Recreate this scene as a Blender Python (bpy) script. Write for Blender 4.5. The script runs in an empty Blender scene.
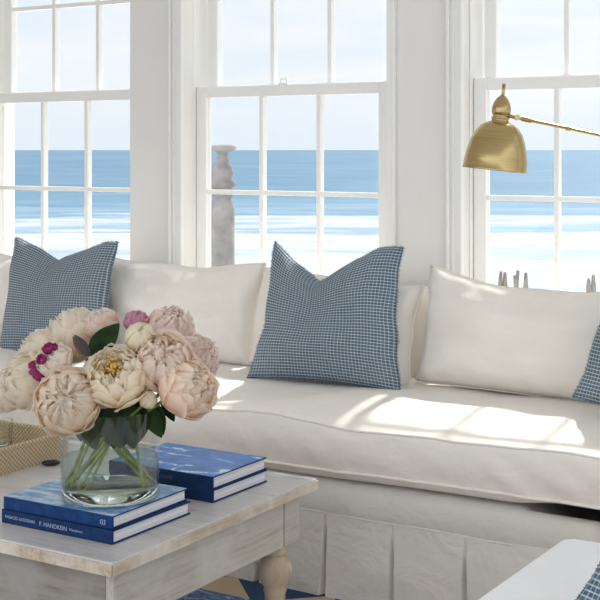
import bpy, bmesh, math, random
from mathutils import Vector, Matrix, noise
PI = math.pi
scn = bpy.context.scene
col = scn.collection
V = Vector

# ------------------------------------------------------------------ materials
def newmat(name):
    m = bpy.data.materials.new(name); m.use_nodes = True
    nt = m.node_tree; nt.nodes.clear()
    out = nt.nodes.new('ShaderNodeOutputMaterial')
    return m, nt, out
def node(nt, t, **kw):
    n = nt.nodes.new(t)
    for k, v in kw.items():
        if k in n.inputs.keys(): n.inputs[k].default_value = v
        else: setattr(n, k, v)
    return n
def principled(nt, out, color=None, rough=.6, metal=0, **kw):
    p = nt.nodes.new('ShaderNodeBsdfPrincipled')
    if color is not None: p.inputs['Base Color'].default_value = (*color, 1)
    p.inputs['Roughness'].default_value = rough
    p.inputs['Metallic'].default_value = metal
    for k, v in kw.items(): p.inputs[k].default_value = v
    nt.links.new(p.outputs[0], out.inputs['Surface'])
    return p
def coords(nt, which='Object', scale=(1,1,1), rot=(0,0,0)):
    tc = nt.nodes.new('ShaderNodeTexCoord'); mp = nt.nodes.new('ShaderNodeMapping')
    mp.inputs['Scale'].default_value = scale; mp.inputs['Rotation'].default_value = rot
    nt.links.new(tc.outputs[which], mp.inputs['Vector'])
    return mp.outputs[0]
def ntex(nt, vec, scale, detail=4, rough=.55, dist=0):
    n = nt.nodes.new('ShaderNodeTexNoise'); n.inputs['Scale'].default_value = scale
    n.inputs['Detail'].default_value = detail; n.inputs['Roughness'].default_value = rough
    n.inputs['Distortion'].default_value = dist
    nt.links.new(vec, n.inputs['Vector']); return n.outputs['Fac']
def ramp(nt, fac, stops, interp='LINEAR'):
    r = nt.nodes.new('ShaderNodeValToRGB'); r.color_ramp.interpolation = interp
    el = r.color_ramp.elements
    while len(el) > 1: el.remove(el[-1])
    el[0].position = stops[0][0]; el[0].color = (*stops[0][1], 1)
    for p, c in stops[1:]:
        e = el.new(p); e.color = (*c, 1)
    nt.links.new(fac, r.inputs[0]); return r.outputs[0]
def bump(nt, h, strength, dist, target):
    b = nt.nodes.new('ShaderNodeBump'); b.inputs['Strength'].default_value = strength
    b.inputs['Distance'].default_value = dist
    nt.links.new(h, b.inputs['Height']); nt.links.new(b.outputs[0], target.inputs['Normal'])
def math_(nt, op, a, b=None, clamp=False):
    n = nt.nodes.new('ShaderNodeMath'); n.operation = op; n.use_clamp = clamp
    for i, v in enumerate((a, b)):
        if v is None: continue
        if isinstance(v, (int, float)): n.inputs[i].default_value = v
        else: nt.links.new(v, n.inputs[i])
    return n.outputs[0]
def mixc(nt, fac, a, b):
    n = nt.nodes.new('ShaderNodeMix'); n.data_type = 'RGBA'
    if isinstance(fac, (int, float)): n.inputs[0].default_value = fac
    else: nt.links.new(fac, n.inputs[0])
    for i, v in ((6, a), (7, b)):
        if isinstance(v, tuple): n.inputs[i].default_value = (*v, 1)
        else: nt.links.new(v, n.inputs[i])
    return n.outputs[2]

def m_plain(name, c, rough=.6, metal=0, nscale=20, namt=.04, **kw):
    m, nt, out = newmat(name); p = principled(nt, out, c, rough, metal, **kw)
    f = ntex(nt, coords(nt), nscale)
    lo = tuple(max(0, x*(1-namt)) for x in c); hi = tuple(min(1, x*(1+namt)) for x in c)
    nt.links.new(ramp(nt, f, [(.3, lo), (.7, hi)]), p.inputs['Base Color'])
    return m
def m_linen(name, c, scale=1.0):
    m, nt, out = newmat(name); p = principled(nt, out, c, .92)
    p.inputs['Sheen Weight'].default_value = .15
    v = coords(nt)
    f = ntex(nt, v, 6, 5)
    nt.links.new(ramp(nt, f, [(.3, tuple(x*.97 for x in c)), (.7, c)]), p.inputs['Base Color'])
    w1 = ntex(nt, v, 7*scale, 3, .5, .6)
    w2 = ntex(nt, coords(nt, scale=(1, 1, 2.2)), 320, 2)
    h = math_(nt, 'ADD', math_(nt, 'MULTIPLY', w1, 1.0), math_(nt, 'MULTIPLY', w2, .05))
    bump(nt, h, .55, .02, p)
    return m
def m_check(name, n=46):
    # woven blue check: blue squares, pale threads between them
    m, nt, out = newmat(name); p = principled(nt, out, None, .95)
    tc = nt.nodes.new('ShaderNodeTexCoord'); sx = nt.nodes.new('ShaderNodeSeparateXYZ')
    nt.links.new(tc.outputs['UV'], sx.inputs[0])
    def line(o, k, w):
        f = math_(nt, 'FRACT', math_(nt, 'MULTIPLY', o, k))
        d = math_(nt, 'ABSOLUTE', math_(nt, 'SUBTRACT', f, .5))
        return math_(nt, 'MULTIPLY', math_(nt, 'SUBTRACT', w, d), 9.0, True)
    lx = line(sx.outputs[0], n, .17); ly = line(sx.outputs[1], n, .19)
    both = math_(nt, 'MULTIPLY', lx, ly)
    any_ = math_(nt, 'MAXIMUM', math_(nt, 'MULTIPLY', lx, .42), math_(nt, 'MULTIPLY', ly, .62))
    k = math_(nt, 'MAXIMUM', any_, both)
    nz = ntex(nt, coords(nt), 60, 3)
    base = ramp(nt, nz, [(.3, (.050, .100, .155)), (.7, (.085, .145, .210))])
    nt.links.new(mixc(nt, k, base, (.66, .68, .66)), p.inputs['Base Color'])
    bump(nt, math_(nt, 'ADD', k, math_(nt, 'MULTIPLY', nz, .6)), .5, .003, p)
    return m
def m_wood(name, cols, axis='X', rough=.55, sc=1.0, worn=None):
    m, nt, out = newmat(name); p = principled(nt, out, None, rough)
    s = {'X': (1, 14, 14), 'Y': (14, 1, 14), 'Z': (14, 14, 1)}[axis]
    v = coords(nt, scale=tuple(a*sc for a in s))
    g = ntex(nt, v, 3.2, 6, .65, .8)
    c = ramp(nt, g, cols)
    v2 = coords(nt); b = ntex(nt, v2, 5, 5, .6)
    if worn:
        f = ramp(nt, b, [(.46, (0, 0, 0)), (.62, (1, 1, 1))])
        c = mixc(nt, f, c, worn)
    nt.links.new(c, p.inputs['Base Color'])
    bump(nt, g, .35, .004, p)
    return m

LIN = (.88, .825, .75)
M = {}
M['wall'] = m_plain('wall_paint', (.82, .80, .77), .7, nscale=2, namt=.015)
M['trim'] = m_plain('trim_paint', (.88, .87, .845), .35, nscale=4, namt=.01)
M['ceiling'] = m_plain('ceiling_paint', (.85, .85, .84), .8)
M['linen'] = m_linen('white_linen', LIN)
M['linen_shaded'] = m_linen('white_linen_shaded', (.72, .68, .625), 1.6)  # same linen, darkened in colour for the shade on the sofa's front
M['check'] = m_check('blue_check_weave')
M['check_small'] = m_check('blue_check_weave_close', 42)
M['fringe'] = m_plain('blue_fringe', (.12, .19, .27), .95, nscale=200, namt=.5)
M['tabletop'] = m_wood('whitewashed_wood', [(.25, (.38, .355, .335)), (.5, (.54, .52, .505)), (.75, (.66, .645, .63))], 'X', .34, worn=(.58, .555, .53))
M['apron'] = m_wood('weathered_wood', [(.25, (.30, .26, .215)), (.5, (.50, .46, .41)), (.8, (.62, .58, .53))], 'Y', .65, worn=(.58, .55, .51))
M['apron_shaded'] = m_wood('weathered_wood_shaded', [(.25, (.17, .135, .11)), (.5, (.28, .245, .21)), (.8, (.40, .365, .32))], 'X', .7, worn=(.33, .31, .28))  # apron wood with the shading of the table's front put into its colour
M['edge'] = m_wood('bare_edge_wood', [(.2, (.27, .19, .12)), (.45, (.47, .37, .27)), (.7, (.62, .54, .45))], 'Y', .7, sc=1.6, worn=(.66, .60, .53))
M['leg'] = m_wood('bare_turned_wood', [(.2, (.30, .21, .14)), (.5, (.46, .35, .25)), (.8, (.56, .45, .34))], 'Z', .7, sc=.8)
M['floor'] = m_wood('oak_floor', [(.2, (.40, .29, .19)), (.5, (.56, .43, .30)), (.8, (.64, .51, .38))], 'X', .45, sc=.5)
M['navy'] = m_plain('navy_cloth_cover', (.006, .028, .095), .6, nscale=60, namt=.3, **{'Specular IOR Level': .2})
M['navy2'] = m_plain('navy_paper_cover', (.008, .040, .135), .5, nscale=60, namt=.3, **{'Specular IOR Level': .15})
M['black'] = m_plain('black_case', (.012, .013, .016), .35)
M['dark'] = m_plain('dark_bark_leaf', (.035, .022, .020), .5, namt=.4)
M['leafred'] = m_plain('reddish_leaf', (.16, .055, .035), .5, namt=.4)
M['lettering'] = m_plain('silver_lettering', (.30, .40, .55), .5)
M['lettering_dim'] = m_plain('dim_blue_lettering', (.06, .10, .18), .5)
M['stem'] = m_plain('green_stem', (.20, .25, .045), .45, namt=.35, nscale=60)
M['leaf'] = m_plain('peony_leaf', (.014, .034, .007), .6, namt=.5, nscale=25, **{'Specular IOR Level': .15})
M['sand'] = m_plain('pale_sand', (.62, .58, .50), .9, nscale=3, namt=.1)
M['picket'] = m_plain('grey_weathered_picket', (.22, .20, .16), .9, nscale=12, namt=.3)
M['stone'] = m_plain('weathered_post_paint', (.26, .25, .25), .85, nscale=9, namt=.35)
M['bulb'] = m_plain('frosted_bulb', (.85, .84, .80), .3)

def m_brass():
    m, nt, out = newmat('brushed_brass'); p = principled(nt, out, (.56, .38, .15), .3, 1)
    tg = node(nt, 'ShaderNodeTangent', direction_type='RADIAL', axis='Z'); nt.links.new(tg.outputs[0], p.inputs['Tangent'])
    v = coords(nt, scale=(1, 1, 60)); f = ntex(nt, v, 6, 3)
    nt.links.new(ramp(nt, f, [(.3, (.42, .31, .135)), (.7, (.53, .40, .195))]), p.inputs['Base Color'])
    nt.links.new(ramp(nt, f, [(.3, (.17,)*3), (.7, (.26,)*3)]), p.inputs['Roughness'])
    p.inputs['Anisotropic'].default_value = .8
    return m
M['brass'] = m_brass()
def m_pane():
    m, nt, out = newmat('window_glass')
    t = nt.nodes.new('ShaderNodeBsdfTransparent'); g = node(nt, 'ShaderNodeBsdfGlossy', Roughness=.02)
    t.inputs[0].default_value = (.985, .995, 1, 1)
    mx = nt.nodes.new('ShaderNodeMixShader'); mx.inputs[0].default_value = .035
    nt.links.new(t.outputs[0], mx.inputs[1]); nt.links.new(g.outputs[0], mx.inputs[2])
    nt.links.new(mx.outputs[0], out.inputs[0]); return m
M['pane'] = m_pane()
def m_glass(name, ior, c=(1, 1, 1), rough=0):
    m, nt, out = newmat(name)
    g = node(nt, 'ShaderNodeBsdfGlass', IOR=ior, Roughness=rough); g.inputs[0].default_value = (*c, 1)
    nt.links.new(g.outputs[0], out.inputs[0]); return m
M['glass'] = m_glass('clear_glass', 1.45, (.97, .985, .98))
def m_thin(name, tint, f0, blend):
    m, nt, out = newmat(name)
    t = nt.nodes.new('ShaderNodeBsdfTransparent'); t.inputs[0].default_value = (*tint, 1)
    g = node(nt, 'ShaderNodeBsdfGlossy', Roughness=.01)
    lw = node(nt, 'ShaderNodeLayerWeight', Blend=blend)
    mx = nt.nodes.new('ShaderNodeMixShader'); nt.links.new(math_(nt, 'ADD', math_(nt, 'MULTIPLY', lw.outputs['Facing'], .38), f0, True), mx.inputs[0])
    nt.links.new(t.outputs[0], mx.inputs[1]); nt.links.new(g.outputs[0], mx.inputs[2])
    nt.links.new(mx.outputs[0], out.inputs[0]); return m
M['thin'] = m_thin('vase_glass', (.975, .985, .98), .02, .18)
M['water'] = m_thin('water', (.86, .92, .88), .015, .12)

def m_cover(name, stops, scale, dist=1.5, rough=.25):
    m, nt, out = newmat(name); p = principled(nt, out, None, rough)
    f = ntex(nt, coords(nt, scale=(1, 2.2, 1), rot=(0, 0, .5)), scale, 6, .6, dist)
    nt.links.new(ramp(nt, f, stops), p.inputs['Base Color']); p.inputs['Specular IOR Level'].default_value = .12; return m
M['cover_sea'] = m_cover('sea_photograph_cover', [(.30, (.004, .08, .34)), (.50, (.006, .15, .52)), (.575, (.03, .27, .66)), (.62, (.62, .78, .90))], 8)
M['cover_pale'] = m_cover('pale_blue_cover', [(.3, (.03, .13, .36)), (.45, (.14, .30, .52)), (.62, (.55, .66, .78))], 6)
M['cover_foam'] = m_cover('blue_foam_cover', [(.40, (.015, .10, .36)), (.55, (.05, .22, .52)), (.64, (.5, .68, .85))], 22)
def m_pages():
    m, nt, out = newmat('paper_pages'); p = principled(nt, out, None, .8)
    f = ntex(nt, coords(nt, scale=(1, 1, 220)), 3, 2)
    nt.links.new(ramp(nt, f, [(.3, (.55, .54, .56)), (.7, (.80, .79, .80))]), p.inputs['Base Color']); return m
M['pages'] = m_pages()
def m_weave():
    m, nt, out = newmat('woven_seagrass'); p = principled(nt, out, None, .8)
    tc = nt.nodes.new('ShaderNodeTexCoord'); sp = nt.nodes.new('ShaderNodeSeparateXYZ')
    nt.links.new(tc.outputs['Object'], sp.inputs[0])
    a = math_(nt, 'ADD', sp.outputs[0], sp.outputs[1])
    s1 = math_(nt, 'SINE', math_(nt, 'MULTIPLY', a, 2*PI/.013)); s2 = math_(nt, 'SINE', math_(nt, 'MULTIPLY', sp.outputs[2], 2*PI/.0125))
    h = math_(nt, 'MULTIPLY', s1, s2)
    h01 = math_(nt, 'ADD', math_(nt, 'MULTIPLY', h, .5), .5)
    nt.links.new(ramp(nt, h01, [(.0, (.30, .20, .11)), (.35, (.50, .37, .22)), (1, (.70, .57, .38))]), p.inputs['Base Color'])
    bump(nt, h01, .8, .004, p); return m
M['weave'] = m_weave()
def m_rug():
    m, nt, out = newmat('navy_and_tan_flatweave'); p = principled(nt, out, None, .95)
    tc = nt.nodes.new('ShaderNodeTexCoord'); mp = nt.nodes.new('ShaderNodeMapping')
    mp.inputs['Rotation'].default_value = (0, 0, PI/4); mp.inputs['Location'].default_value = (.07, .0, 0)
    nt.links.new(tc.outputs['Object'], mp.inputs[0])
    ch = node(nt, 'ShaderNodeTexChecker', Scale=4.2)
    ch.inputs[1].default_value = (.012, .05, .115, 1); ch.inputs[2].default_value = (.52, .40, .27, 1)
    nt.links.new(mp.outputs[0], ch.inputs[0])
    nt.links.new(ch.outputs[0], p.inputs['Base Color'])
    bump(nt, ntex(nt, coords(nt), 250, 2), .4, .003, p); return m
M['rug'] = m_rug()

def m_petal(name, basec, tip, edge=None):
    m, nt, out = newmat(name); p = principled(nt, out, None, .6)
    p.inputs['Subsurface Weight'].default_value = 0
    at = node(nt, 'ShaderNodeAttribute'); at.attribute_name = 'along'
    sep = nt.nodes.new('ShaderNodeSeparateColor'); nt.links.new(at.outputs['Color'], sep.inputs[0])
    stops = [(0, basec), (.45, tuple((a+b)/2 for a, b in zip(basec, tip))), (.8, tip), (1, edge or tip)]
    c = ramp(nt, sep.outputs[0], stops)
    v = coords(nt); f = ntex(nt, v, 45, 3)
    c = mixc(nt, ramp(nt, f, [(.45, (0, 0, 0)), (.75, (.35,)*3)]), c, basec)
    nt.links.new(c, p.inputs['Base Color'])
    tr = nt.nodes.new('ShaderNodeBsdfTranslucent'); nt.links.new(c, tr.inputs[0])
    mx = nt.nodes.new('ShaderNodeMixShader'); mx.inputs[0].default_value = .55
    nt.links.new(p.outputs[0], mx.inputs[1]); nt.links.new(tr.outputs[0], mx.inputs[2])
    nt.links.new(mx.outputs[0], out.inputs[0]); return m
PET = {
 'cream': m_petal('cream_petals', (.95, .80, .60), (.97, .91, .80)),
 'beige': m_petal('ivory_petals', (.95, .76, .54), (.97, .89, .77), (.98, .93, .84)),
 'open': m_petal('ivory_petals_open', (.96, .80, .54), (.98, .93, .82)),
 'peachy': m_petal('peach_centre_petals', (.94, .56, .36), (.95, .87, .82)),
 'blush': m_petal('blush_petals', (.96, .74, .60), (.98, .88, .78)),
 'peach': m_petal('peach_petals', (.96, .72, .54), (.98, .88, .75)),
 'pink': m_petal('pale_pink_petals', (.95, .68, .60), (.98, .87, .80)),
 'mag': m_petal('magenta_pink_petals', (.72, .22, .42), (.88, .55, .66)),
 'magwhite': m_petal('white_petals', (.95, .82, .70), (.97, .91, .83)),
 'bud': m_petal('bud_petals', (.93, .84, .64), (.97, .93, .78)),
}
PET['budsmall'] = PET['bud']
M['magenta'] = m_petal('deep_magenta_petals', (.25, .015, .09), (.50, .06, .22))
M['stamen'] = m_plain('yellow_stamens', (.80, .52, .12), .7, nscale=90, namt=.25)

# ocean
def m_sea():
    m, nt, out = newmat('ocean_surface')
    p = principled(nt, out, None, .5); p.inputs['Specular IOR Level'].default_value = .10
    tc = nt.nodes.new('ShaderNodeTexCoord')
    rot = nt.nodes.new('ShaderNodeMapping'); rot.vector_type = 'POINT'
    rot.inputs['Rotation'].default_value = (0, 0, -math.radians(31.8))   # shoreline runs across the view
    nt.links.new(tc.outputs['Object'], rot.inputs[0])
    sp = nt.nodes.new('ShaderNodeSeparateXYZ'); nt.links.new(rot.outputs[0], sp.inputs[0])
    s = sp.outputs[1]
    inv = math_(nt, 'DIVIDE', 6890.0/160, math_(nt, 'MAXIMUM', s, 5))     # 0 far ... 1 at 43 m
    # patchy waves, stretched along the shore
    mp = nt.nodes.new('ShaderNodeMapping'); mp.inputs['Scale'].default_value = (.06, .16, 1)
    nt.links.new(rot.outputs[0], mp.inputs[0])
    n1 = ntex(nt, mp.outputs[0], 1.0, 5, .6)
    k = math_(nt, 'ADD', inv, math_(nt, 'MULTIPLY', math_(nt, 'SUBTRACT', n1, .5), .24))
    k = math_(nt, 'MAXIMUM', k, math_(nt, 'MULTIPLY', inv, .8))
    B = (.026, .102, .172); B2 = (.050, .138, .205); L = (.14, .225, .29); W = (.41, .415, .42); P = (.265, .32, .375)
    c = ramp(nt, k, [(0, B), (.22, B), (.33, B2), (.37, L), (.40, B2), (.425, P), (.44, W), (.465, P), (.50, L), (.53, W), (.60, W), (.65, P), (.69, W), (.80, W), (.88, P), (1, W)])
    mp2 = nt.nodes.new('ShaderNodeMapping'); mp2.inputs['Scale'].default_value = (.02, .10, 1)
    nt.links.new(rot.outputs[0], mp2.inputs[0])
    n2 = ntex(nt, mp2.outputs[0], 1.6, 6, .65)
    c = mixc(nt, ramp(nt, n2, [(.45, (0,)*3), (.8, (.30,)*3)]), c, (.22, .29, .36))
    # swell lines whose spacing grows with the distance from the beach
    cmb = nt.nodes.new('ShaderNodeCombineXYZ')
    nt.links.new(math_(nt, 'MULTIPLY', math_(nt, 'DIVIDE', sp.outputs[0], s), 9), cmb.inputs[0])
    nt.links.new(math_(nt, 'MULTIPLY', math_(nt, 'DIVIDE', 6890.0, math_(nt, 'MAXIMUM', s, 5)), .42), cmb.inputs[1])
    n3 = ntex(nt, cmb.outputs[0], 1.0, 6, .75)
    c = mixc(nt, ramp(nt, n3, [(.44, (0,)*3), (.64, (.50,)*3)]), c, (.115, .205, .28))
    nt.links.new(c, p.inputs['Base Color'])
    return m
M['sea'] = m_sea()

# ------------------------------------------------------------------ geometry helpers
def finish(bm, name, mat, parent=None, loc=(0,0,0), smooth=False, bevel=0, seg=2, rot=(0,0,0)):
    me = bpy.data.meshes.new(name)
    bm.normal_update(); bm.to_mesh(me); bm.free()
    if mat is not None:
        for mm in (mat if isinstance(mat, (list, tuple)) else [mat]): me.materials.append(mm)
    o = bpy.data.objects.new(name, me); col.objects.link(o)
    o.location = loc; o.rotation_euler = rot
    if parent is not None: o.parent = parent
    if smooth:
        for p in me.polygons: p.use_smooth = True
    if bevel:
        b = o.modifiers.new('bevel', 'BEVEL'); b.width = bevel; b.segments = seg; b.limit_method = 'ANGLE'; b.angle_limit = .7
        b.harden_normals = False
        for p in me.polygons: p.use_smooth = False
    return o
def box(bm, x0, x1, y0, y1, z0, z1):
    vs = [bm.verts.new((x, y, z)) for z in (z0, z1) for y in (y0, y1) for x in (x0, x1)]
    for f in ((0,2,3,1), (4,5,7,6), (0,1,5,4), (2,6,7,3), (0,4,6,2), (1,3,7,5)):
        bm.faces.new([vs[i] for i in f])
def boxes(*bs):
    bm = bmesh.new()
    for b in bs: box(bm, *b)
    return bm
def lathe(bm, prof, n=32, center=(0,0,0)):
    cx, cy, cz = center; rings = []
    for r, z in prof:
        if r < 1e-6: rings.append([bm.verts.new((cx, cy, cz+z))])
        else: rings.append([bm.verts.new((cx+r*math.cos(2*PI*i/n), cy+r*math.sin(2*PI*i/n), cz+z)) for i in range(n)])
    for a, b in zip(rings, rings[1:]):
        for i in range(n):
            j = (i+1) % n
            if len(a) == 1 and len(b) == 1: continue
            if len(a) == 1: bm.faces.new((a[0], b[j], b[i]))
            elif len(b) == 1: bm.faces.new((a[i], a[j], b[0]))
            else: bm.faces.new((a[i], a[j], b[j], b[i]))
    return bm
def tube(bm, pts, r, n=8, cap=True):
    pts = [V(p) for p in pts]; rs = r if isinstance(r, (list, tuple)) else [r]*len(pts)
    rings = []; up = V((0, 0, 1))
    for i, p in enumerate(pts):
        d = (pts[min(i+1, len(pts)-1)] - pts[max(i-1, 0)]).normalized()
        if i == 0:
            a = d.cross(up)
            if a.length < .05: a = d.cross(V((1, 0, 0)))
        else: a = a - d*a.dot(d)
        a.normalize(); b = d.cross(a)
        rings.append([bm.verts.new(p + (a*math.cos(2*PI*k/n) + b*math.sin(2*PI*k/n))*rs[i]) for k in range(n)])
    for A, B in zip(rings, rings[1:]):
        for k in range(n): bm.faces.new((A[k], A[(k+1) % n], B[(k+1) % n], B[k]))
    if cap:
        bm.faces.new(rings[0][::-1]); bm.faces.new(rings[-1])
    return bm
def smoothpath(pts, k=6):
    pts = [V(p) for p in pts]; out = []
    P = [pts[0]*2-pts[1]] + pts + [pts[-1]*2-pts[-2]]
    for i in range(1, len(P)-2):
        a, b, c, d = P[i-1:i+3]
        for j in range(k):
            t = j/k
            out.append(.5*((2*b) + (c-a)*t + (2*a-5*b+4*c-d)*t*t + (3*b-a-3*c+d)*t**3))
    out.append(pts[-1]); return out
def thing(name, loc=(0,0,0), rz=0, label=None, cat=None, group=None, kind=None, rot=None):
    o = bpy.data.objects.new(name, None); col.objects.link(o)
    o.empty_display_size = .05
    o.location = loc; o.rotation_euler = rot or (0, 0, rz)
    tag(o, label, cat, group, kind); return o
def tag(o, label=None, cat=None, group=None, kind=None):
    for k, v in (('label', label), ('category', cat), ('group', group), ('kind', kind)):
        if v: o[k] = v
    return o
def sm(a, b_, x): t = max(0, min(1, (x-a)/(b_-a))); return t*t*(3-2*t)
def recalc(bm): bmesh.ops.recalc_face_normals(bm, faces=bm.faces[:]); return bm

# ------------------------------------------------------------------ setting
WY = 4.40        # inner face of the window wall
OPEN = [(-4.515, -3.591), (-3.300, -2.330), (-2.022, -1.050), (-.735, .235)]
ZS, ZT = .62, 2.42
bm = bmesh.new()
XL, XR, YF, CZ = -5.1, 1.6, -.4, 2.78
xs = [XL-.2] + [v for o in OPEN for v in o] + [XR]
box(bm, xs[0], xs[-1], WY, WY+.19, 0, ZS)
box(bm, xs[0], xs[-1], WY, WY+.19, ZT, CZ)
for i in range(0, len(xs), 2): box(bm, xs[i], xs[i+1], WY, WY+.19, ZS, ZT)
tag(finish(bm, 'wall_back', M['wall']), kind='structure')
tag(finish(boxes((XL-.2, XL, YF, WY, 0, CZ)), 'wall_left', M['wall']), kind='structure')
tag(finish(boxes((XL-.2, XR, YF, WY+.19, -.1, 0)), 'floor', M['floor']), kind='structure')
tag(finish(boxes((XL-.2, XR, YF, WY+.19, CZ, CZ+.1)), 'ceiling', M['ceiling']), kind='structure')
bb = bmesh.new(); box(bb, XL, XR, WY-.018, WY, 0, .14)
tag(finish(bb, 'baseboard_back', M['trim'], bevel=.004), kind='structure')
# casings with stepped mouldings beside each opening
def casing(name, x0, x1, side):
    # side +1: opening lies to the right of the strip
    b = bmesh.new(); w = x1-x0
    a, c = (x0, x1)
    box(b, x0, x1, WY-.014, WY, ZS-.02, ZT+.09)
    if w > .05:
        e = (x0, x0+.013) if side > 0 else (x1-.013, x1)
        box(b, *e, WY-.026, WY-.014, ZS-.02, ZT+.09)
        e = (x0+.022, x0+.030) if side > 0 else (x1-.030, x1-.022)
        box(b, *e, WY-.019, WY-.014, ZS-.02, ZT+.09)
        e = (x1-.012, x1) if side > 0 else (x0, x0+.012)
        box(b, *e, WY-.020, WY-.014, ZS-.02, ZT+.09)
    else:
        e = (x1-.012, x1) if side < 0 else (x0, x0+.012)
        box(b, *e, WY-.020, WY-.014, ZS-.02, ZT+.09)
    return tag(finish(b, name, M['trim'], bevel=.003), kind='structure')
casing('trim_1', -3.366, -3.300, 1); casing('trim_2', -2.330, -2.292, -1)
casing('trim_3', -2.075, -2.013, 1); casing('trim_4', -1.050, -.985, -1); casing('trim_5', -4.60, -4.515, 1)

def window(idx, x0, x1, gl, pitch, ml, lock):
    """double-hung window: lower sash in front, upper sash behind, three panes across, two up"""
    w = thing('window_%d' % idx, (0, 0, 0), kind='structure')
    gr = gl + 3*pitch - .022
    LY0, LY1, UY0, UY1 = 4.485, 4.525, 4.545, 4.585
    f = boxes((x0, gl-.052, LY0-.02, WY+.19, ZS, ZT), (gr+.052, x1, LY0-.02, WY+.19, ZS, ZT),
              (x0, x1, LY0-.02, WY+.19, ZS-.03, ZS+.025), (x0, x1, LY0-.02, WY+.19, ZT-.025, ZT+.0))
    finish(f, 'window_frame', M['trim'], w, bevel=.003)
    finish(boxes((x0-.06, x1+.03, WY-.05, LY0-.02, ZS-.03, ZS-.002)), 'window_sill', M['trim'], w, bevel=.004)
    def sash(name, Y0, Y1, z0, z1, shift, tr, br):
        b = bmesh.new(); a, c = gl+shift, gr+shift
        box(b, a-.050, a, Y0, Y1, z0-br, z1+tr); box(b, c, c+.050, Y0, Y1, z0-br, z1+tr)
        box(b, a, c, Y0, Y1, z0-br, z0); box(b, a, c, Y0, Y1, z1, z1+tr)
        zm = (z0+z1)/2; ym = (Y0+Y1)/2
        for k in (1, 2):
            xm = a + (c-a)*k/3
            box(b, xm-.0095, xm+.0095, Y0+.004, Y1-.004, z0, z1)
        box(b, a, c, Y0+.005, Y1-.005, zm-.0095, zm+.0095)
        s = finish(b, name, M['trim'], w, bevel=.0025)
        finish(boxes((a, c, ym-.002, ym+.002, z0, z1)), 'pane', M['pane'], s)
        return s
    s = sash('lower_sash', LY0, LY1, .722, 1.522, 0, .046, .07)
    sash('upper_sash', UY0, UY1, 1.575, 2.365, .016, .05, .05)
    if lock:
        b = bmesh.new(); xm = (gl+gr)/2 - .03
        box(b, xm-.022, xm+.022, LY0+.002, LY1, 1.568, 1.574); box(b, xm-.018, xm-.012, LY0+.01, LY0+.02, 1.574, 1.592)
        box(b, xm+.010, xm+.016, LY0+.01, LY0+.02, 1.574, 1.592); box(b, xm-.018, xm+.016, LY0+.01, LY0+.02, 1.588, 1.594)
        finish(b, 'sash_lock', M['trim'], w, bevel=.002)
window(1, *OPEN[0], -4.450, .2725, 0, False)
window(2, *OPEN[1], -3.247, .2840, 0, True)
window(3, *OPEN[2], -1.962, .2800, 0, False)
window(4, *OPEN[3], -.675, .2800, 0, False)  # out of view, added to let sun in at the right

# outdoors
g = bmesh.new(); n = 40
prof = [(4.66, -.4), (9, -.4), (13, -.38), (17, -.62), (22, -1.6), (30, -3.2), (38, -4.05)]
rows = [[g.verts.new((-40+80*i/n, y, z + (.05*noise.noise(V((i*.7, y, 0))) if 9 < y < 38 else 0))) for i in range(n+1)] for y, z in prof]
for a, b in zip(rows, rows[1:]):
    for i in range(n): g.faces.new((a[i], a[i+1], b[i+1], b[i]))
tag(finish(g, 'beach_ground', M['sand'], smooth=True), kind='structure')
g = bmesh.new(); vs = [g.verts.new(p) for p in ((-30000, 36, -4), (30000, 36, -4), (30000, 40000, -4), (-30000, 40000, -4))]
g.faces.new(vs); sea = finish(g, 'ocean', M['sea']); tag(sea, kind='structure')

# turned post outside the middle window
t = thing('turned_post', (-4.372, 6.2, -.4), label='grey weathered turned post with a flat cap, outside the middle window', cat='post')
finish(lathe(bmesh.new(), [(0, 0), (.085, 0), (.085, .10), (.074, .12), (.072, 1.36), (.064, 1.40), (.052, 1.42)], 20), 'shaft', M['stone'], t, smooth=True)
finish(lathe(bmesh.new(), [(.05, 1.415), (.062, 1.44), (.060, 1.48), (.080, 1.495), (.084, 1.51), (.060, 1.525), (.070, 1.56), (.060, 1.60), (.038, 1.64), (.030, 1.67), (.036, 1.69)], 24), 'turned_neck', M['stone'], t, smooth=True)
finish(lathe(bmesh.new(), [(.03, 1.685), (.070, 1.698), (.080, 1.706), (.080, 1.722), (.05, 1.732), (0, 1.735)], 24), 'cap', M['stone'], t, smooth=True)
wp = boxes((-5.535, -5.452, 5.56, 5.62, -.4, 2.9), (-5.555, -5.432, 5.54, 5.64, -.4, -.2))
tag(finish(wp, 'porch_post', M['trim'], bevel=.006), 'white square porch post seen through the left window', 'post')
# beach fence pickets
pk = [(-5.935, 13.97, .10, .03), (-5.876, 14.0, .09, -.04), (-5.788, 14.06, .11, .10), (-5.73, 14.1, .05, -.30), (-5.68, 14.126, .085, .02), (-5.091, 14.49, .02, .10), (-5.013, 14.54, .06, .0)]
where = ['first from the left in the right window', 'second from the left in the right window', 'third from the left in the right window', 'the one leaning most, fourth from the left', 'fifth from the left, last of the left bunch', 'left one of the pair right of the muntin', 'right one of the pair right of the muntin']
for i, (x, y, dz, ln) in enumerate(pk):
    b = bmesh.new(); rnd = random.Random(i)
    pts = [(ln*z*.5 + .01*rnd.uniform(-1, 1), 0, z) for z in (0, .15, .3, .42, .50+dz)]
    tube(b, pts, [.030, .032, .030, .030, .018], 7)
    o = finish(b, 'fence_picket', M['picket'], loc=(x, y, -.70), smooth=True)
    tag(o, 'grey weathered beach fence stake, ' + where[i], 'fence post', 'beach fence stakes')

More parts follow.
